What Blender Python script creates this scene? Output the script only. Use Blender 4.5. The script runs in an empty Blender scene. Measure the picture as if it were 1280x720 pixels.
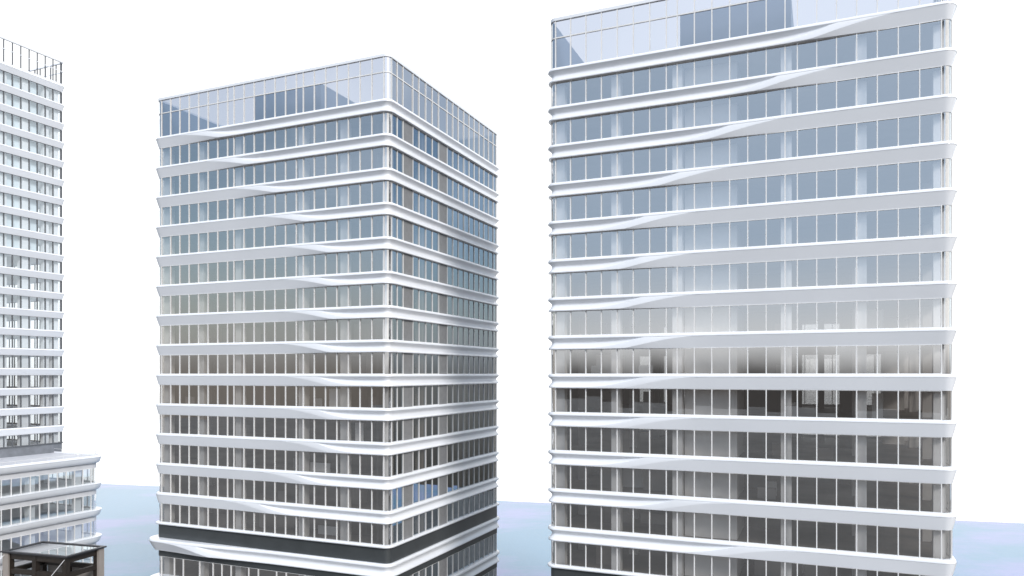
import bpy, math, random
from mathutils import Vector
R = math.radians
random.seed(7)
sc = bpy.context.scene
col = sc.collection

# ------------------------------------------------------------------ helpers
class MB:
    """collects faces and links them as ONE mesh object"""
    def __init__(s): s.v = []; s.f = []
    def quad(s, a, b, c, d):
        n = len(s.v); s.v += [a, b, c, d]; s.f.append((n, n+1, n+2, n+3))
    def box(s, T, a0, a1, b0, b1, z0, z1):
        n = len(s.v)
        for z in (z0, z1):
            for a, b in ((a0, b0), (a1, b0), (a1, b1), (a0, b1)): s.v.append(T(a, b, z))
        s.f += [(n, n+3, n+2, n+1), (n+4, n+5, n+6, n+7)]
        for i in range(4):
            j = (i+1) % 4; s.f.append((n+i, n+j, n+4+j, n+4+i))
    def prism(s, pts, z0, z1):
        """pts: world xy ring"""
        n = len(s.v); k = len(pts)
        s.v += [(p[0], p[1], z0) for p in pts] + [(p[0], p[1], z1) for p in pts]
        s.f.append(tuple(range(n+k-1, n-1, -1))); s.f.append(tuple(range(n+k, n+2*k)))
        for i in range(k):
            j = (i+1) % k; s.f.append((n+i, n+j, n+k+j, n+k+i))
    def bar(s, p, q, r, k=6):
        p, q = Vector(p), Vector(q); d = (q-p).normalized()
        u = d.orthogonal().normalized(); w = d.cross(u); n = len(s.v)
        for c in (p, q):
            for i in range(k):
                t = 2*math.pi*i/k; s.v.append(tuple(c + r*(math.cos(t)*u + math.sin(t)*w)))
        for i in range(k):
            j = (i+1) % k; s.f.append((n+i, n+j, n+k+j, n+k+i))
        s.f.append(tuple(range(n+k-1, n-1, -1))); s.f.append(tuple(range(n+k, n+2*k)))
    def build(s, name, mat, parent=None, smooth=None, base=(0, 0, 0), flip=False):
        me = bpy.data.meshes.new(name)
        bx, by, bz = base
        fs = [tuple(reversed(f)) for f in s.f] if flip else s.f
        me.from_pydata([(x-bx, y-by, z-bz) for x, y, z in s.v], [], fs)
        me.materials.append(mat)
        if smooth:
            me.polygons.foreach_set('use_smooth', [True]*len(me.polygons))
            me.update()
            me.set_sharp_from_angle(angle=R(smooth))
        me.update()
        o = bpy.data.objects.new(name, me); col.objects.link(o)
        if parent is None: o.location = base
        else: o.parent = parent
        return o

def empty(name, loc, label, cat, group=None):
    o = bpy.data.objects.new(name, None); col.objects.link(o); o.location = loc
    o.empty_display_size = 2
    o['label'] = label; o['category'] = cat
    if group: o['group'] = group
    return o

def ss(x, a=0., b=1.):
    x = max(0., min(1., (x-a)/(b-a))); return x*x*(3-2*x)

# ------------------------------------------------------------------ materials
def newmat(name):
    m = bpy.data.materials.new(name); m.use_nodes = True
    nt = m.node_tree; nt.nodes.clear()
    out = nt.nodes.new('ShaderNodeOutputMaterial')
    return m, nt, out

def N(nt, kind, **kw):
    n = nt.nodes.new(kind)
    for k, v in kw.items():
        if k.startswith('i_'):
            key = k[2:]; n.inputs[int(key) if key.isdigit() else key.replace('_', ' ')].default_value = v
        else: setattr(n, k, v)
    return n

def paint(name, rgb, rough=.4, var=.06, scale=.35, spec=.5, metal=0., coat=0., bump=0.):
    m, nt, out = newmat(name); L = nt.links.new
    p = N(nt, 'ShaderNodeBsdfPrincipled'); p.inputs['Roughness'].default_value = rough
    p.inputs['Specular IOR Level'].default_value = spec; p.inputs['Metallic'].default_value = metal
    p.inputs['Coat Weight'].default_value = coat; p.inputs['Coat Roughness'].default_value = .12
    tc = N(nt, 'ShaderNodeTexCoord')
    no = N(nt, 'ShaderNodeTexNoise'); no.inputs['Scale'].default_value = scale; no.inputs['Detail'].default_value = 5
    L(tc.outputs['Object'], no.inputs['Vector'])
    mr = N(nt, 'ShaderNodeMapRange'); mr.inputs[1].default_value = .3; mr.inputs[2].default_value = .7
    mr.inputs[3].default_value = 1-var; mr.inputs[4].default_value = 1+var
    L(no.outputs['Fac'], mr.inputs[0])
    mx = N(nt, 'ShaderNodeVectorMath', operation='SCALE'); mx.inputs[0].default_value = rgb
    L(mr.outputs[0], mx.inputs['Scale']); L(mx.outputs[0], p.inputs['Base Color'])
    if bump:
        n2 = N(nt, 'ShaderNodeTexNoise'); n2.inputs['Scale'].default_value = 6; n2.inputs['Detail'].default_value = 3
        L(tc.outputs['Object'], n2.inputs['Vector'])
        b = N(nt, 'ShaderNodeBump'); b.inputs['Strength'].default_value = bump; b.inputs['Distance'].default_value = .02
        L(n2.outputs['Fac'], b.inputs['Height']); L(b.outputs[0], p.inputs['Normal'])
    L(p.outputs[0], out.inputs[0]); return m

def glass(name, refl, tint, graze=.5, rcol=(1, 1, 1)):
    m, nt, out = newmat(name); L = nt.links.new
    tr = N(nt, 'ShaderNodeBsdfTransparent'); tr.inputs[0].default_value = (*tint, 1)
    gl = N(nt, 'ShaderNodeBsdfGlossy'); gl.inputs['Color'].default_value = (*rcol, 1); gl.inputs['Roughness'].default_value = .0
    lw = N(nt, 'ShaderNodeLayerWeight'); lw.inputs[0].default_value = .5
    pw = N(nt, 'ShaderNodeMath', operation='POWER'); pw.inputs[1].default_value = 1.4
    L(lw.outputs['Facing'], pw.inputs[0])
    ma = N(nt, 'ShaderNodeMath', operation='MULTIPLY_ADD', use_clamp=True); ma.inputs[1].default_value = graze; ma.inputs[2].default_value = refl
    L(pw.outputs[0], ma.inputs[0])
    mx = N(nt, 'ShaderNodeMixShader'); L(ma.outputs[0], mx.inputs[0]); L(tr.outputs[0], mx.inputs[1]); L(gl.outputs[0], mx.inputs[2])
    L(mx.outputs[0], out.inputs[0]); return m

M = dict(
    white = paint('white_cladding', (.745, .762, .80), .28, .03, .15, coat=.3),
    mullion = paint('white_mullion', (.70, .695, .69), .35, .02),
    dark_mullion = paint('dark_mullion', (.11, .115, .125), .4, .04),
    grey_panel = paint('charcoal_panel', (.045, .05, .053), .35, .10, .5),
    base_grey = paint('base_grey', (.17, .18, .20), .35, .15, .8),
    louvre = paint('taupe_panel', (.22, .22, .225), .45, .08, 2.),
    floor = paint('office_floor', (.185, .155, .13), .5, .2, .4),
    pale_floor = paint('pale_floor', (.84, .85, .87), .5, .05, .4),
    ceiling = paint('ceiling', (.30, .265, .23), .7, .12, .5),
    column = paint('column_plaster', (.83, .81, .79), .6, .05),
    white_col = paint('white_column', (.84, .84, .85), .5, .03),
    brown_core = paint('brown_core', (.20, .165, .14), .6, .35, .25),
    core = paint('core_plaster', (.83, .81, .79), .6, .08),
    dark_core = paint('dark_core', (.10, .09, .085), .6, .3, .3),  # dark tone stands in for the unlit depth inside the towers
    pale_core = paint('pale_core', (.74, .82, .86), .6, .06),
    lining = paint('parapet_grey', (.17, .21, .28), .5, .06),
    plant = paint('plant_room_grey', (.20, .24, .31), .5, .06),
    soffit = paint('soffit_grey', (.56, .56, .58), .6, .08),
    terrace = paint('terrace_paving', (.50, .51, .55), .6, .08, .8),
    brown = paint('dark_brown_timber', (.022, .016, .012), .5, .25, 1.5, bump=.2),
    taupe = paint('taupe_stone', (.30, .27, .25), .6, .1),
    black = paint('black_trim', (.03, .03, .035), .4, .05),
    cable = paint('steel_cable', (.75, .75, .77), .3, .02),
    glass = glass('office_glass', .36, (.95, .95, .95), .6),
    glass_right = glass('office_glass_side', .26, (.48, .46, .44), .5, (.76, .88, 1.0)),  # darker copy of the office glass, sky blue put into its reflection
    glass_rear = glass('office_glass_rear', .40, (.36, .37, .38), .5),  # darker copy of the office glass, dims light through rear windows
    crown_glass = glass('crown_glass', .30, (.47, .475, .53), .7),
    clear = glass('clear_glass', .20, (.95, .98, 1.0), .3),
    clear_white = glass('clear_white_glass', .32, (.93, .97, .99), .3),
    crown_side = glass('crown_glass_side', .30, (.20, .20, .22), .5),  # crown glass copy darkened so the side reads as reflected sky
    roof_glass = glass('roof_glass', .55, (.45, .55, .62), .5),
)

# ------------------------------------------------------------------ frame of the place
D1 = (-.9211, .3893)      # along the broad fronts, away to the left
D2 = (.3893, .9211)       # along the narrow sides, away to the right
GROUND = -43.0

def frame(origin, adir):
    ox, oy = origin
    def T(a, b, z): return (ox + a*adir[0] + b*D2[0], oy + a*adir[1] + b*D2[1], z)
    return T

def perimeter(W, D, r, step=.5, kk=7):
    """ring of (a, b, na, nb, tag) round the glass line"""
    P = []
    n = max(2, int(round((W-2*r)/step)))
    n2 = max(2, int(round((D-2*r)/3.)))
    def line(p, q, nn, nrm, tag):
        for i in range(nn+1):
            t = i/nn; P.append((p[0]+(q[0]-p[0])*t, p[1]+(q[1]-p[1])*t, nrm[0], nrm[1], tag))
    def arc(c, t0, tag):
        for i in range(1, kk):
            t = R(t0 + 90*i/kk); P.append((c[0]+r*math.cos(t), c[1]+r*math.sin(t), math.cos(t), math.sin(t), tag))
    line((r, 0), (W-r, 0), n, (0, -1), 'front'); arc((W-r, r), -90, 'far')
    line((W, r), (W, D-r), n2, (1, 0), 'far'); arc((W-r, D-r), 0, 'far')
    line((W-r, D), (r, D), n//3, (0, 1), 'back'); arc((r, D-r), 90, 'near')
    line((0, D-r), (0, r), n2, (-1, 0), 'near'); arc((r, r), 180, 'near')
    return P

NG = 11
def profile(t, Hb, out, bot, depth, swell=.13):
    """sections of a spandrel band, lists of (offset, height) with a crease between lists;
    t<0 grooved between two lips, t>0 one plain splayed face under a bright rim"""
    top = .80
    wg = max(0., min(1., (t+6.5)/6.5))**2.2
    zg = .10 + (top-.02-.10)*wg
    k = max(0., min(1., (t+2.)/9.)); k = (1-(1-k)**2.2)**1.25
    zr = .035 + (top-.035)*k
    zg = max(zg, zr)
    g = depth*max(0., (top-zg)/(top-.10))**.6
    b = out - (out-bot)*(zr-.035)/(top-.035)
    pin = .14*out*(1-wg)                       # the lower lip stands a little further in than the upper one
    ol = out-pin; b -= pin
    ol += swell*max(0., zg-zr-.03)*Hb; b = min(b, ol)   # the lip swells out where the groove closes
    low = [(-.35, 0.), (b-.01, 0.)]
    splay = [(b-.01, 0.), (b+(ol-b)*.5, zr*.5), (ol, zr)]
    oz = out-pin
    fas = [(ol, zr), ((ol+oz)*.5+.02, (zr+zg)*.5), (oz, zg)]
    ol = oz
    gro = [(ol, zg)]
    for i in range(1, NG):
        w = i/NG; gro.append((ol+pin*w-g*math.sin(math.pi*w**1.12)**1.15, zg+(top-zg)*w))
    gro.append((out, top))
    rim = [(out, top), (out+.005, top+.04), (out-.05, .95), (out-.11, 1.0), (out-.16, 1.006), (-.35, 1.006)]
    return [[(o, z*Hb) for o, z in q] for q in (low, splay, fas, gro, rim)]

def band(T, P, ztop, Hb, out, tip, depth, name, mat, parent, base, flip, bot=.06, plain=False, out_near=None, swell=.13):
    m = MB(); secs = []
    for a, b, na, nb, tag in P:
        if plain: t = 99
        elif tag == 'front': t = a-tip
        elif tag == 'far': t = 99
        elif tag == 'near': t = -99
        else: t = (a-18)*1.5
        oo = out if out_near is None else out_near+(out-out_near)*ss(t, -14., 4.)
        prs = profile(t, Hb, oo, min(bot, oo-.3), depth, swell); secs = [len(q) for q in prs]
        for q in prs:
            for o, z in q: m.v.append(T(a+na*o, b+nb*o, ztop-Hb+z))
    n = len(P); k = sum(secs)
    for i in range(n):
        j = (i+1) % n; s0 = 0
        for c in secs:
            for q in range(s0, s0+c-1): m.f.append((i*k+q, j*k+q, j*k+q+1, i*k+q+1))
            s0 += c
    return m.build(name, mat, parent, 50, base, flip)

def ring_strip(T, P, prof, name, mat, parent, base, flip, smooth=40):
    m = MB(); k = len(prof)
    for a, b, na, nb, tag in P:
        for o, z in prof: m.v.append(T(a+na*o, b+nb*o, z))
    n = len(P)
    for i in range(n):
        j = (i+1) % n
        for q in range(k-1): m.f.append((i*k+q, j*k+q, j*k+q+1, i*k+q+1))
    return m.build(name, mat, parent, smooth, base, flip)

def face_fn(T, face, W, D):
    """s along the face, n outward -> world"""
    if face == 'front': return lambda s, n, z: T(s, -n, z)
    if face == 'back':  return lambda s, n, z: T(s, D+n, z)
    if face == 'near':  return lambda s, n, z: T(-n, s, z)
    return lambda s, n, z: T(W+n, s, z)

def window(F, cuts, z0, z1, glass_mat, frame_mat, parent, base, name='ribbon_window', transom=None, mw=.047, md=.10,
           skip=(), with_glass=True, tilt=.0022, rail=.05):
    """ribbon of panes between two bands; the panes are one part, its mullions and rails one sub-part"""
    g = MB()
    rows = [z0, z1] if transom is None else [z0, transom, z1]
    for i in range(len(cuts)-1):
        if i in skip: continue
        s0, s1 = cuts[i], cuts[i+1]
        for r0, r1 in zip(rows, rows[1:]):
            tx, tz = random.gauss(0, tilt), random.gauss(0, tilt)
            sm, zm = (s0+s1)/2, (r0+r1)/2
            def q(s, z): return F(s, max(-.03, min(.03, tx*(s-sm)+tz*(z-zm))), z)
            g.quad(q(s0, r0), q(s1, r0), q(s1, r1), q(s0, r1))
    f = MB()
    FT = lambda a, b, z: F(a, b, z)
    for s in cuts: f.box(FT, s-mw, s+mw, -.06, md, z0, z1)
    ends = (cuts[0]+mw, cuts[-1]-mw)
    hz = [(z0+.003, z0+rail), (z1-rail, z1-.003)]
    if transom is not None: hz.append((transom-.06, transom+.06))
    for i in range(len(cuts)-1):
        for (h0, h1) in hz: f.box(FT, cuts[i]+mw, cuts[i+1]-mw, -.05, md-.02, h0, h1)
    if not with_glass:
        return f.build(name, frame_mat, parent, None, base)
    w = g.build(name, glass_mat, parent, None, base)
    f.build('window_frame', frame_mat, w, None, base)
    return w

def corner(T, c, r, t0, z0, z1, glass_mat, frame_mat, parent, base, transom=None):
    g = MB(); kk = 8
    for i in range(kk):
        q = []
        for t in (R(t0+90*i/kk), R(t0+90*(i+1)/kk)):
            q.append((c[0]+r*math.cos(t), c[1]+r*math.sin(t)))
        g.quad(T(*q[0], z0), T(*q[1], z0), T(*q[1], z1), T(*q[0], z1))
    w = g.build('curved_corner_glass', glass_mat, parent, 60, base)
    if transom is not None:
        f = MB()
        for i in range(kk):
            pts = []
            for t in (R(t0+90*i/kk), R(t0+90*(i+1)/kk)):
                for rr in (r-.05, r+.08): pts.append((c[0]+rr*math.cos(t), c[1]+rr*math.sin(t)))
            n = len(f.v)
            for z in (transom-.06, transom+.06):
                for p in (pts[0], pts[1], pts[3], pts[2]): f.v.append(T(*p, z))
            f.f += [(n, n+3, n+2, n+1), (n+4, n+5, n+6, n+7), (n+1, n+2, n+6, n+5), (n, n+4, n+7, n+3)]
        f.build('transom', frame_mat, w, None, base)
    return w

W0, D0, RC = 36.65, 31.2, .62
def front_cuts():
    c = [.60]
    for w in [1.655]*7 + [1.07] + [1.655]*6 + [1.07] + [1.655]*7: c.append(c[-1]+w)
    return c                                    # ends near 35.85
SIDE = [.62, 1.85, 3.15, 5.45, 6.95, 8.65, 10.35, 12.05, 14.4] + [14.4+1.665*i for i in range(1, 10)] + [30.58]
TIPS = [27.3, 22.6, 18.2, 13.4, 10.0, 9.7, 9.7, 9.9, 9.8, 9.8, 10.0, 13.1, 19.0]

def tower(origin, adir, name, label, parts, PLANT):
    """one office tower; a runs from its grooved corner along the front"""
    T = frame(origin, adir)
    flip = (adir[0]*D2[1]-adir[1]*D2[0]) < 0
    bx, by, _ = T(W0/2, D0/2, 0); base = (bx, by, GROUND)
    root = empty(name, base, label, 'tower', 'white banded office towers')
    P = perimeter(W0, D0, RC); Pc = perimeter(W0, D0, RC, 6.)
    fc = front_cuts()
    gm = M['glass']; mm = M['mullion']
    CC = [((RC, RC), 180), ((W0-RC, RC), -90), ((W0-RC, D0-RC), 0), ((RC, D0-RC), 90)]
    faces = [('front', fc, ()), ('near', SIDE, (2, 7)), ('far', SIDE, ()), ('back', fc, ())]
    slab_ring = [T(a-na*.30, b-nb*.30, 0)[:2] for a, b, na, nb, t in Pc]
    if flip: slab_ring.reverse()
    def storey(z0, z1, nm='ribbon_window', crown=False, cuts=None):
        for fn, cuts_, sk in faces:
            F = face_fn(T, fn, W0, D0)
            c_ = cuts_ if cuts is None or fn not in ('front',) else cuts
            segs = []; st = 0
            for i in sk: segs.append(c_[st:i+1]); st = i+1
            segs.append(c_[st:])
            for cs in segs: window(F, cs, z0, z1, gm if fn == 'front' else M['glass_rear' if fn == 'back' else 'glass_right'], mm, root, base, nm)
            for i in sk:
                pm = MB(); pm.box(lambda a, b, z: F(a, b, z), c_[i]+.058, c_[i+1]-.058, -.08, .035, z0+.01, z1-.01)
                # shallow horizontal louvre grooves
                for q in range(9):
                    zz = z0+.15+q*(z1-z0-.3)/9
                    pm.box(lambda a, b, z: F(a, b, z), c_[i]+.09, c_[i+1]-.09, .035, .055, zz, zz+.16)
                pm.build('louvre_panel', M['louvre'], root, None, base)
        for c, t0 in CC: corner(T, c, RC, t0, z0, z1, gm, mm, root, base)
    for k in range(13):
        zt = 32-4*k
        band(T, P, zt, 1.45, .42, TIPS[k], .40, 'spandrel_band', M['white'], root, base, flip, swell=.09 if k < 8 else .0, bot=.06 if k < 8 else .20)  # lower bands flattened in shape to imitate softer shading
        storey(zt-4.0, zt-1.45)
        s = MB(); s.prism(slab_ring, zt-1.40, zt-.22); s.build('floor_slab', M['floor'], root, None, base)
        s = MB(); s.prism([T(a, b, 0)[:2] for a, b in ((.8, .8), (W0-.8, .8), (W0-.8, D0-.8), (.8, D0-.8))][::-1 if flip else 1], zt-1.47, zt-1.405)
        s.build('ceiling', M['ceiling' if parts == 'near' else 'brown_core'], root, None, base)
    # base of the shaft: thin ledge, charcoal girdle, podium storeys
    ring_strip(T, Pc, [(-.3, -20.27), (.40, -20.27), (.46, -20.2), (.46, -20.06), (.40, -20.0), (-.3, -20.0)], 'ledge', M['white'], root, base, flip, 50)
    ring_strip(T, Pc, [(.10, -22.2), (.10, -20.26)], 'charcoal_girdle', M['grey_panel'], root, base, flip)
    s = MB(); s.prism(slab_ring, -23.7, -20.22); s.build('floor_slab', M['floor'], root, None, base)
    zt = -22.1; tip = 28.5
    pcuts = [.6]
    rr = random.Random(3)
    while pcuts[-1] < 34.: pcuts.append(pcuts[-1] + rr.choice([1.55, 1.6, 2.3, 1.5, 2.9]))
    pcuts[-1] = 35.85
    while zt > GROUND+5:
        zb = max(zt-5.3, GROUND)
        band(T, P, zt, 1.6, 1.30, tip, .32, 'podium_band', M['white'], root, base, flip, bot=.60, out_near=.50)
        ring_strip(T, Pc, [(.10, zt-2.5), (.10, zt-1.55)], 'charcoal_girdle', M['grey_panel'], root, base, flip)
        storey(zb, zt-2.5, 'podium_window', cuts=pcuts)
        s = MB(); s.prism(slab_ring, zt-2.4, zt-.25); s.build('floor_slab', M['floor'], root, None, base)
        zt -= 5.3; tip = 22
    # columns, cores and added dark blocking walls, ground to roof
    ctop = 31.7
    for b in (1.25, 8.8, 20.5, D0-1.25):
        for a in (.85, 6.85, 13.1, 23.25, 29.6, W0-.85):
            if 2 < b < 25 and 10 < a < 26: continue
            c = MB(); c.box(T, a-.47, a+.47, b-.45, b+.45, GROUND, ctop); c.build('column', M['column'], root, None, base, flip)
    def core(a0, a1, b0, b1, mat):
        c = MB(); c.box(T, a0, a1, b0, b1, GROUND, ctop); c.build('core_or_blocking_wall', M[mat], root, None, base, flip)
    if parts == 'near':
        core(13.65, 18.7, 1.9, 8.9, 'core'); core(13.4, 23.0, 9.0, 22.0, 'dark_core')
        core(28.2, 30.8, 16.5, 19.9, 'dark_core'); core(.32, .42, 1.8, D0-1.8, 'dark_core')  # thin side wall added to block the bright see-through
        core(22.0, 24.0, 27.0, 28.0, 'dark_core'); core(25.9, 26.6, 25.0, 26.0, 'dark_core'); core(33., 35.2, 24., 28., 'core')
        core(9.2, 9.5, 22.0, 26., 'dark_core'); core(-.0+5.6, 6.6, 25., 27., 'core')
    else:
        core(6.0, 31.0, 4.5, 27.0, 'brown_core'); core(2.6, 2.9, 1.9, D0-1.9, 'dark_core'); core(W0-.42, W0-.32, 1.8, D0-1.8, 'brown_core'); core(1.8, W0-1.8, D0-.45, D0-.35, 'brown_core')  # thin walls added to darken the side glass and block see-through
    # a few partitions on the lower, see-through storeys
    rp = random.Random(11 if parts == 'near' else 23)
    for k in range(6, 13):
        zt = 32-4*k
        for q in range(6):
            a0 = rp.uniform(1.5, 33.); wd = rp.uniform(.8, 3.); b0 = rp.uniform(2.4, 7.5) if parts == 'near' else rp.uniform(1.7, 3.6)
            if parts == 'near' and 12.2 < a0+wd and a0 < 19.5: continue
            hh = rp.choice([1.1, 1.4, 2.3, 2.38])
            c = MB(); c.box(T, a0, a0+wd, b0, b0+.12, zt-4.20, zt-4.20+hh)
            c.build('partition', M[rp.choice(['brown_core', 'dark_core', 'taupe', 'core'])], root, None, base, flip)
    if parts == 'far':
        c = MB(); c.box(T, .40, .46, .75, 1.75, -20., 23.); c.build('dark_pane_backing', M['black'], root, None, base, flip)  # black strip added behind the first side pane to darken it
    # crown: open glass screen round the roof with a plant room inside
    for fn, cuts_, sk in faces:
        F = face_fn(T, fn, W0, D0)
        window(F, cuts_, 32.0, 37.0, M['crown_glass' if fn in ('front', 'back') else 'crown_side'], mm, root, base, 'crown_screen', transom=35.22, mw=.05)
    for c, t0 in CC: corner(T, c, RC, t0, 32.0, 37.0, M['crown_glass'], mm, root, base, 35.22)
    ring_strip(T, Pc, [(-.06, 37.003), (.10, 36.98), (.15, 37.0), (.15, 37.30), (.09, 37.37), (-.06, 37.37), (-.06, 37.003)], 'coping', M['white'], root, base, flip, 40)
    s = MB(); s.prism(slab_ring, 31.55, 31.9); s.build('roof_deck', M['terrace'], root, None, base)
    hid = 'near' if parts == 'near' else 'far'
    F = face_fn(T, hid, W0, D0)
    s = MB(); s.box(lambda a, b, z: F(a, b, z), .3, D0-.3, -.25, -.10, 31.9, 37.05); s.build('parapet_lining', M['lining'], root, None, base)
    F = face_fn(T, 'back', W0, D0)
    s = MB(); s.box(lambda a, b, z: F(a, b, z), .3, W0-.3, -.25, -.10, 31.9, 37.05); s.build('parapet_lining', M['lining'], root, None, base)
    s = MB(); s.box(T, PLANT[0], PLANT[1], 3.0, 20., 31.9, 36.75)
    s.build('plant_room', M['plant'], root, None, base, flip)
    return root

t3 = tower((4.03, 77.31), (.9211, -.3893), 'office_tower',
      'white banded glass tower nearest the camera, its broad front filling the right side', 'near', (13., 23.6))
t2 = tower((-14.10-.27, 85.29+.11), D1, 'office_tower',
      'middle white banded glass tower seen at its rounded corner, above a charcoal girdle', 'far', (11.9, 22.5))

# ------------------------------------------------------------------ far left tower on its terraced podium
def left_tower():
    near = (-95.1-31.2*D2[0]-.40*.9, 155.9-31.2*D2[1]+.15)
    T = frame(near, D1); flip = True
    W, D, r = 36.45, 31.2, .3
    ZB = -16.6
    bx, by, _ = T(W/2, D/2, 0); base = (bx, by, ZB)
    root = empty('office_tower', base, 'see-through white banded tower with dark mullions and open roof frame at left edge', 'tower', 'white banded office towers')
    P = perimeter(W, D, r, 8.); fc = [.45] + [.45+1.692*i for i in range(1, 21)] + [W-.45]
    sd = [.5 + (D-1.0)/18*i for i in range(18)] + [D-.5]
    ring = [T(a-na*.3, b-nb*.3, 0)[:2] for a, b, na, nb, t in P][::-1]
    for k in range(19):
        zt = 61.2-4*k; zb = zt-4 if k < 18 else -14.5
        band(T, P, zt, 1.45, .42, 0, .27, 'spandrel_band', M['white'], root, base, flip, plain=True)
        for fn, cuts in (('front', fc), ('near', sd), ('far', sd), ('back', fc)):
            window(face_fn(T, fn, W, D), cuts, zb, zt-1.45, M['clear'], M['dark_mullion'], root, base, mw=.075, md=.16)
        s = MB(); s.prism(ring, zt-1.4, zt-.22); s.build('floor_slab', M['pale_floor'], root, None, base)
    ring_strip(T, P, [(-.2, -14.62), (.22, -14.62), (.22, -14.42), (-.2, -14.42)], 'ledge', M['dark_mullion'], root, base, flip)
    ring_strip(T, P, [(.0, ZB), (.0, -14.6)], 'base_screen', M['base_grey'], root, base, flip)
    s = MB(); s.prism(ring, -15.2, -14.6); s.build('floor_slab', M['pale_floor'], root, None, base)
    for b in (1.6, 9.5, 30.0):
        for a in (1.2, 10., 19., 27., 35.):
            c = MB(); c.box(T, a-.6, a+.6, b-.6, b+.6, ZB, 61.); c.build('column', M['white_col'], root, None, base, flip)
    c = MB(); c.box(T, 9., 29., 5., 15., ZB, 61.1); c.build('core_or_blocking_wall', M['pale_core'], root, None, base, flip)
    c = MB(); c.box(T, 1.0, 26., 6., 26.6, 24., 61.1); c.build('core_or_blocking_wall', M['pale_core'], root, None, base, flip)
    for b0, b1 in ((18.4, 19.9), (22.6, 24.6), (27.4, 28.5)):
        c = MB(); c.box(T, .55, 1.5, b0, b1, ZB, 61.); c.build('pier', M['white_col'], root, None, base, flip)
    # open roof frame: posts and rails only
    zt = 61.2
    for fn, cuts in (('front', fc), ('near', sd), ('far', sd), ('back', fc)):
        window(face_fn(T, fn, W, D), cuts, zt+.35, 66.0, None, M['dark_mullion'], root, base, 'roof_frame', with_glass=False, mw=.08, md=.14, rail=.02)
    ring_strip(T, P, [(-.12, 66.0), (.18, 66.0), (.22, 66.25), (-.12, 66.25), (-.12, 66.0)], 'coping', M['white'], root, base, flip)
    ring_strip(T, P, [(.02, 64.05), (.17, 64.05), (.17, 64.2), (.02, 64.2), (.02, 64.05)], 'roof_rail', M['white'], root, base, flip)
    ring_strip(T, P, [(-.3, zt-.1), (.12, zt-.1), (.12, zt+.35), (-.3, zt+.35), (-.3, zt-.1)], 'roof_kerb', M['white'], root, base, flip)
    s = MB(); s.prism(ring, zt-.1, zt+.1); s.build('roof_deck', M['terrace'], root, None, base)
    return root
left_tower()

def podium():
    # right-hand far corner of the glass line; a runs away to the left, b runs back
    cx, cy = -84.2-.75+2.1, 150.0-.9-.8
    D, W, r = 62., 75., 2.4
    near = (cx-D*D2[0], cy-D*D2[1])
    T = frame(near, D1); flip = True
    bx, by, _ = T(W/2, D/2, 0); base = (bx, by, GROUND)
    root = empty('podium_building', base, 'low white terraced podium with rounded corner and see-through glazing under the left tower', 'building')
    P = perimeter(W, D, r, 3., 10)
    ring = [T(a-na*.2, b-nb*.2, 0)[:2] for a, b, na, nb, t in P][::-1]
    sd = [2.4+(D-4.8)/33*i for i in range(34)]; fc = [2.4+(W-4.8)/40*i for i in range(41)]
    CC = [((r, r), 180), ((W-r, r), -90), ((W-r, D-r), 0), ((r, D-r), 90)]
    for k in range(5):
        zt = -16.5-5.3*k; zb = max(zt-5.3, GROUND)
        H = 1.35
        prof = [(-.3, zt-H), (.15, zt-H), (.45, zt-H+.10), (.68, zt-H+.35), (.86, zt-.50), (.95, zt-.14), (1.0, zt-.13), (1.0, zt-.02), (.94, zt), (-.3, zt+.01)]
        ring_strip(T, P, prof, 'terrace_band', M['white'], root, base, flip, 40)
        ring_strip(T, P, [(.02, zt-H-.95), (.02, zt-H+.02)], 'grey_fascia', M['soffit'], root, base, flip)
        for fn, cuts in (('front', fc), ('near', sd), ('far', sd), ('back', fc)):
            window(face_fn(T, fn, W, D), cuts, zb, zt-H-.95, M['clear_white'], M['mullion'], root, base, mw=.07, md=.12)
        for c, t0 in CC: corner(T, c, r, t0, zb, zt-H-.95, M['clear_white'], M['mullion'], root, base)
        s = MB(); s.prism(ring, zt-1.3, zt-.1); s.build('floor_slab', M['pale_floor'], root, None, base)
    s = MB(); s.prism(ring, -16.58, -16.51); s.build('roof_terrace', M['terrace'], root, None, base)
    for b in [D-4.6-9.2*i for i in range(7)]:
        for a in (1.2, 10.5, 20, 30, 40, 50, 60, 70):
            c = MB(); c.box(T, a-.55, a+.55, b-.6, b+.6, GROUND, -17.); c.build('column', M['white_col'], root, None, base, flip)
    # roof edge upstand, rail and the corner post
    ring_strip(T, P, [(.30, -16.5), (.42, -16.5), (.42, -16.25), (.30, -16.25), (.30, -16.5)], 'roof_upstand', M['white'], root, base, flip)
    rl = MB()
    Q = [T(a+na*.36, b+nb*.36, 0) for a, b, na, nb, t in perimeter(W, D, r, 3.4, 5)]
    for i, q in enumerate(Q):
        q2 = Q[(i+1) % len(Q)]
        rl.bar((q[0], q[1], -16.26), (q[0], q[1], -15.7), .03, 5)
        if (q[0]-q2[0])**2+(q[1]-q2[1])**2 > .01: rl.bar((q[0], q[1], -15.7), (q2[0], q2[1], -15.7), .035, 5)
    rl.build('roof_railing', M['mullion'], root, None, base)
    p = T(.75, D-.75, 0)
    m = MB(); m.bar((p[0], p[1], -16.4), (p[0], p[1], -14.9), .10); m.build('corner_post', M['mullion'], root, 40, base)
    m = MB(); m.bar((p[0], p[1], -16.5), (p[0], p[1], -16.3), .22, 10); m.build('post_foot', M['mullion'], root, 40, base)
podium()

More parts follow.
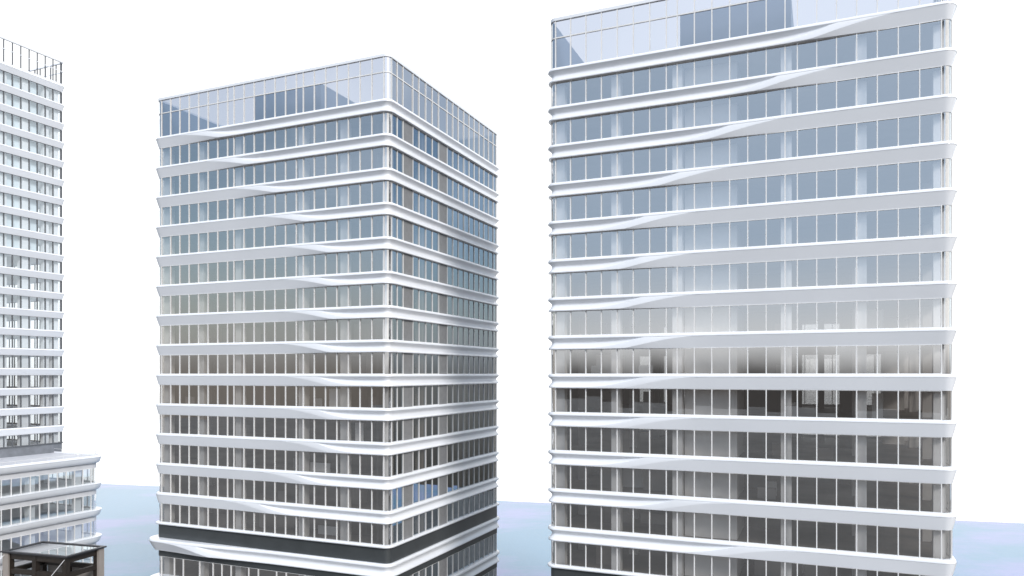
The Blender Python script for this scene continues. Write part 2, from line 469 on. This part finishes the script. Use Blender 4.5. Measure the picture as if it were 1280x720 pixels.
# ------------------------------------------------------------------ entrance pavilion, lower left
def pavilion():
    fx, fy = -73.1, 120.5
    u = Vector((-.9627, .2707)); v = Vector((.2998, .954))
    Lu, Lv = 13.3, 7.3
    ztop = -30.0
    def T(a, b, z): return (fx+a*u.x+b*v.x, fy+a*u.y+b*v.y, z)
    c = T(Lu/2, Lv/2, 0); base = (c[0], c[1], GROUND)
    root = empty('entrance_pavilion', base, 'dark brown framed pavilion with flat glass roof in front of the white podium', 'pavilion')
    flip = True
    # glass roof with black rim
    g = MB(); g.box(T, .25, Lu-.25, .25, Lv-.25, ztop-.06, ztop); g.build('glass_roof', M['roof_glass'], root, None, base, flip)
    f = MB()
    for a0, a1, b0, b1 in ((-.35, Lu+.35, -.35, .25), (-.35, Lu+.35, Lv-.25, Lv+.35), (-.35, .25, .25, Lv-.25), (Lu-.25, Lu+.35, .25, Lv-.25)):
        f.box(T, a0, a1, b0, b1, ztop-.12, ztop+.12)
    f.build('roof_rim', M['black'], root, None, base, flip)
    def part(name, mat, *bxs):
        m = MB()
        for q in bxs: m.box(T, *q)
        m.build(name, M[mat], root, None, base, flip)
    w = .8
    for a in (0.35, Lu*.5, Lu-.35-w):
        for b in (.2, Lv-.2-w):
            part('post', 'brown', (a, a+w, b, b+w, GROUND, ztop-.125))
    part('pier', 'taupe', (-.12, .34, Lv*.86, Lv+.05, GROUND, ztop-.13)); part('pier', 'taupe', (Lu-1.05, Lu+.1, -.12, .19, GROUND, ztop-.13))
    for z0, z1 in ((ztop-1.25, ztop-.13), (ztop-3.7, ztop-2.9), (ztop-7.4, ztop-6.6)):
        for b in (.25, Lv-.25-.6):
            part('beam', 'brown', (1.16, Lu*.5-.01, b+.03, b+.55, z0, z1)); part('beam', 'brown', (Lu*.5+w+.01, Lu-1.16, b+.03, b+.55, z0, z1))
        for a in (.4, Lu-.35-w+.05):
            part('beam', 'brown', (a, a+.6, 1.01, Lv-1.01, z0, z1))
    part('back_panel', 'taupe', (1.3, Lu-1.3, Lv-.12, Lv-.02, GROUND, ztop-3.7))
    for a, da in ((.3, 5.), (Lu-.3, 6.)):
        p = T(a, -.1, ztop-.5); q = T(a+da, -4.6, ztop-9.5)
        m = MB(); m.bar(p, q, .045); m.build('cable_stay', M['cable'], root, 40, base)
pavilion()

# ------------------------------------------------------------------ ground and water
def sheet(name, pts, z, mat, thick=0.):
    m = MB()
    if thick: m.prism([p for p in pts], z-thick, z)
    else:
        m.v = [(p[0], p[1], z) for p in pts]; m.f = [tuple(range(len(pts)))]
    o = m.build(name, mat); o['kind'] = 'structure'; return o

def water_mat():
    m, nt, out = newmat('water'); L = nt.links.new
    p = N(nt, 'ShaderNodeBsdfPrincipled'); p.inputs['Roughness'].default_value = .22; p.inputs['IOR'].default_value = 1.33
    tc = N(nt, 'ShaderNodeTexCoord')
    mp = N(nt, 'ShaderNodeMapping'); mp.inputs['Scale'].default_value = (.012, .02, 1); L(tc.outputs['Object'], mp.inputs[0])
    no = N(nt, 'ShaderNodeTexNoise'); no.inputs['Scale'].default_value = 1.; no.inputs['Detail'].default_value = 6; no.inputs['Roughness'].default_value = .6
    L(mp.outputs[0], no.inputs['Vector'])
    cr = N(nt, 'ShaderNodeValToRGB'); e = cr.color_ramp.elements
    e[0].position = .46; e[0].color = (.14, .26, .37, 1); e[1].position = .56; e[1].color = (.23, .265, .45, 1)
    L(no.outputs['Fac'], cr.inputs[0]); L(cr.outputs[0], p.inputs['Base Color'])
    n2 = N(nt, 'ShaderNodeTexNoise'); n2.inputs['Scale'].default_value = .5; n2.inputs['Detail'].default_value = 4
    L(tc.outputs['Object'], n2.inputs['Vector'])
    b = N(nt, 'ShaderNodeBump'); b.inputs['Strength'].default_value = .35; b.inputs['Distance'].default_value = .15
    L(n2.outputs['Fac'], b.inputs['Height']); L(b.outputs[0], p.inputs['Normal'])
    L(p.outputs[0], out.inputs[0]); return m
far = lambda x: 250.6 - .2475*(x-4)
sheet('water', [(-700, 60), (640, 60), (640, far(640)), (-700, far(-700))], -43.6, water_mat())
asphalt = paint('paving_dark', (.095, .09, .085), .8, .25, .05)
sheet('ground', [(-700, -700), (700, -700), (700, 100), (80, 146), (123, 218), (18, 240), (16, 137), (-40, 146), (-82, 151.5), (-152, 190), (-700, 200)], GROUND, asphalt, .8)  # includes a spit added unseen behind the right tower to darken reflections

# ------------------------------------------------------------------ sky and sun
SUN_EL, SUN_AZ = R(31), R(150)      # azimuth clockwise from +Y: behind the camera, a little to the right
w = bpy.data.worlds.new('World'); sc.world = w; w.use_nodes = True
nt = w.node_tree; nt.nodes.clear(); L = nt.links.new
out = N(nt, 'ShaderNodeOutputWorld'); bg = N(nt, 'ShaderNodeBackground'); L(bg.outputs[0], out.inputs[0])
sky = N(nt, 'ShaderNodeTexSky', sky_type='NISHITA', sun_disc=False)
sky.sun_elevation = SUN_EL; sky.sun_rotation = SUN_AZ; sky.altitude = 50; sky.air_density = 1.2; sky.dust_density = .6
STR = .10
tc = N(nt, 'ShaderNodeTexCoord'); sep = N(nt, 'ShaderNodeSeparateXYZ'); L(tc.outputs['Generated'], sep.inputs[0])
def mrange(src, a, b, c=0., d=1., interp='SMOOTHSTEP'):
    n = N(nt, 'ShaderNodeMapRange', interpolation_type=interp); n.inputs[1].default_value = a; n.inputs[2].default_value = b
    n.inputs[3].default_value = c; n.inputs[4].default_value = d; L(src, n.inputs[0]); return n.outputs[0]
def mixc(fac, a, b):
    n = N(nt, 'ShaderNodeMix', data_type='RGBA'); L(fac, n.inputs[0])
    for i, x in ((6, a), (7, b)):
        if isinstance(x, tuple): n.inputs[i].default_value = (*x, 1)
        else: L(x, n.inputs[i])
    return n.outputs[2]
# haze bank low on the horizon (values are divided by the strength so they read as radiance)
K = 1/STR
no = N(nt, 'ShaderNodeTexNoise'); no.inputs['Scale'].default_value = 14.; no.inputs['Detail'].default_value = 6; L(tc.outputs['Generated'], no.inputs['Vector'])
cl = N(nt, 'ShaderNodeTexNoise'); cl.inputs['Scale'].default_value = 6.; cl.inputs['Detail'].default_value = 6; L(tc.outputs['Generated'], cl.inputs['Vector'])
clm = mrange(cl.outputs['Fac'], .45, .72, 0., .32)
c1 = mixc(clm, sky.outputs[0], (.72*K, .82*K, .95*K))
haze0 = mrange(sep.outputs['Z'], -.02, .21, 1., 0., 'SMOOTHSTEP')
# brighter towards the low sun glow behind the camera, duller to the sides
gl = N(nt, 'ShaderNodeVectorMath', operation='DOT_PRODUCT'); gl.inputs[1].default_value = (-.17, -.985, 0); L(tc.outputs['Generated'], gl.inputs[0])
glow = mrange(gl.outputs['Value'], .62, .95, .40, 1.22)
hz = N(nt, 'ShaderNodeVectorMath', operation='SCALE'); hz.inputs[0].default_value = (1.0*K, 1.0*K, 1.0*K); L(glow, hz.inputs['Scale'])
hp = N(nt, 'ShaderNodeMath', operation='POWER'); hp.inputs[1].default_value = 1.3; L(haze0, hp.inputs[0])
veil = mrange(gl.outputs['Value'], .45, .98, .13, .85)   # thin white veil over the blue
c1v = mixc(veil, c1, (.67*K, .83*K, 1.05*K))
c2v = mixc(hp.outputs[0], c1v, hz.outputs[0])
sg = N(nt, 'ShaderNodeVectorMath', operation='DOT_PRODUCT'); sg.inputs[1].default_value = (.60, -.78, .18); L(tc.outputs['Generated'], sg.inputs[0])
sgl = mrange(sg.outputs['Value'], .78, .95)                # bright sky round the veiled sun
c2a = mixc(sgl, c2v, (1.3*K, 1.28*K, 1.25*K))
es = N(nt, 'ShaderNodeVectorMath', operation='DOT_PRODUCT'); es.inputs[1].default_value = (.975, .18, .12); L(tc.outputs['Generated'], es.inputs[0])
c2a = mixc(mrange(es.outputs['Value'], .915, .975), c2a, (.90*K, 1.0*K, 1.06*K))  # pale sky patch added to brighten the left tower's glass
deck = mrange(sep.outputs['Z'], .42, .62)          # unseen bright cloud deck added overhead for soft light from above
c2 = mixc(deck, c2a, (.92*K, .98*K, 1.08*K))
# dark land below the horizon, its skyline a little uneven
sk = N(nt, 'ShaderNodeMath', operation='MULTIPLY_ADD'); sk.inputs[1].default_value = -.022; L(no.outputs['Fac'], sk.inputs[0]); L(sep.outputs['Z'], sk.inputs[2])
land = mrange(sk.outputs[0], -.024, .036, 1., 0., 'SMOOTHSTEP')
near_land = mixc(mrange(sep.outputs['Z'], -.16, 0.), (.085*K, .075*K, .065*K), (.23*K, .21*K, .19*K))
landc = mixc(mrange(gl.outputs['Value'], .62, .80), near_land, (.085*K, .08*K, .078*K))
c3 = mixc(land, c2, landc)
# plain white brightness put into the sky ahead, below the horizon too
hv = N(nt, 'ShaderNodeVectorMath', operation='MULTIPLY'); hv.inputs[1].default_value = (1, 1, 0); L(tc.outputs['Generated'], hv.inputs[0])
hn = N(nt, 'ShaderNodeVectorMath', operation='NORMALIZE'); L(hv.outputs[0], hn.inputs[0])
hs = N(nt, 'ShaderNodeSeparateXYZ'); L(hn.outputs[0], hs.inputs[0])
front = mrange(hs.outputs['Y'], .68, .80)
c4 = mixc(front, c3, (1.08*K, 1.085*K, 1.08*K))
L(c4, bg.inputs['Color']); bg.inputs['Strength'].default_value = STR

sl = bpy.data.lights.new('sun', 'SUN'); sl.energy = 2.0; sl.angle = R(12); sl.color = (1, .97, .93)
so = bpy.data.objects.new('sun', sl); col.objects.link(so)
d = Vector((math.sin(SUN_AZ)*math.cos(SUN_EL), math.cos(SUN_AZ)*math.cos(SUN_EL), math.sin(SUN_EL)))
so.rotation_euler = d.to_track_quat('Z', 'Y').to_euler(); so.location = d*200

# ------------------------------------------------------------------ camera and output
cam = bpy.data.cameras.new('camera'); co = bpy.data.objects.new('camera', cam); col.objects.link(co)
co.location = (0, 0, 0); co.rotation_euler = (R(90), 0, 0)
cam.sensor_width = 36; cam.lens = 918/1280*36; cam.shift_y = (467.5-360)/1280
cam.clip_start = .5; cam.clip_end = 5000
sc.camera = co
sc.view_settings.view_transform = 'Standard'; sc.view_settings.look = 'None'
sc.view_settings.exposure = 0.45; sc.view_settings.gamma = 1
sc.view_settings.use_curve_mapping = False
sc.render.engine = 'CYCLES'
cy = sc.cycles
cy.max_bounces = 7; cy.diffuse_bounces = 4; cy.glossy_bounces = 4; cy.transparent_max_bounces = 24
cy.use_denoising = True; cy.caustics_reflective = False; cy.caustics_refractive = False
cy.use_adaptive_sampling = True; cy.adaptive_threshold = .015
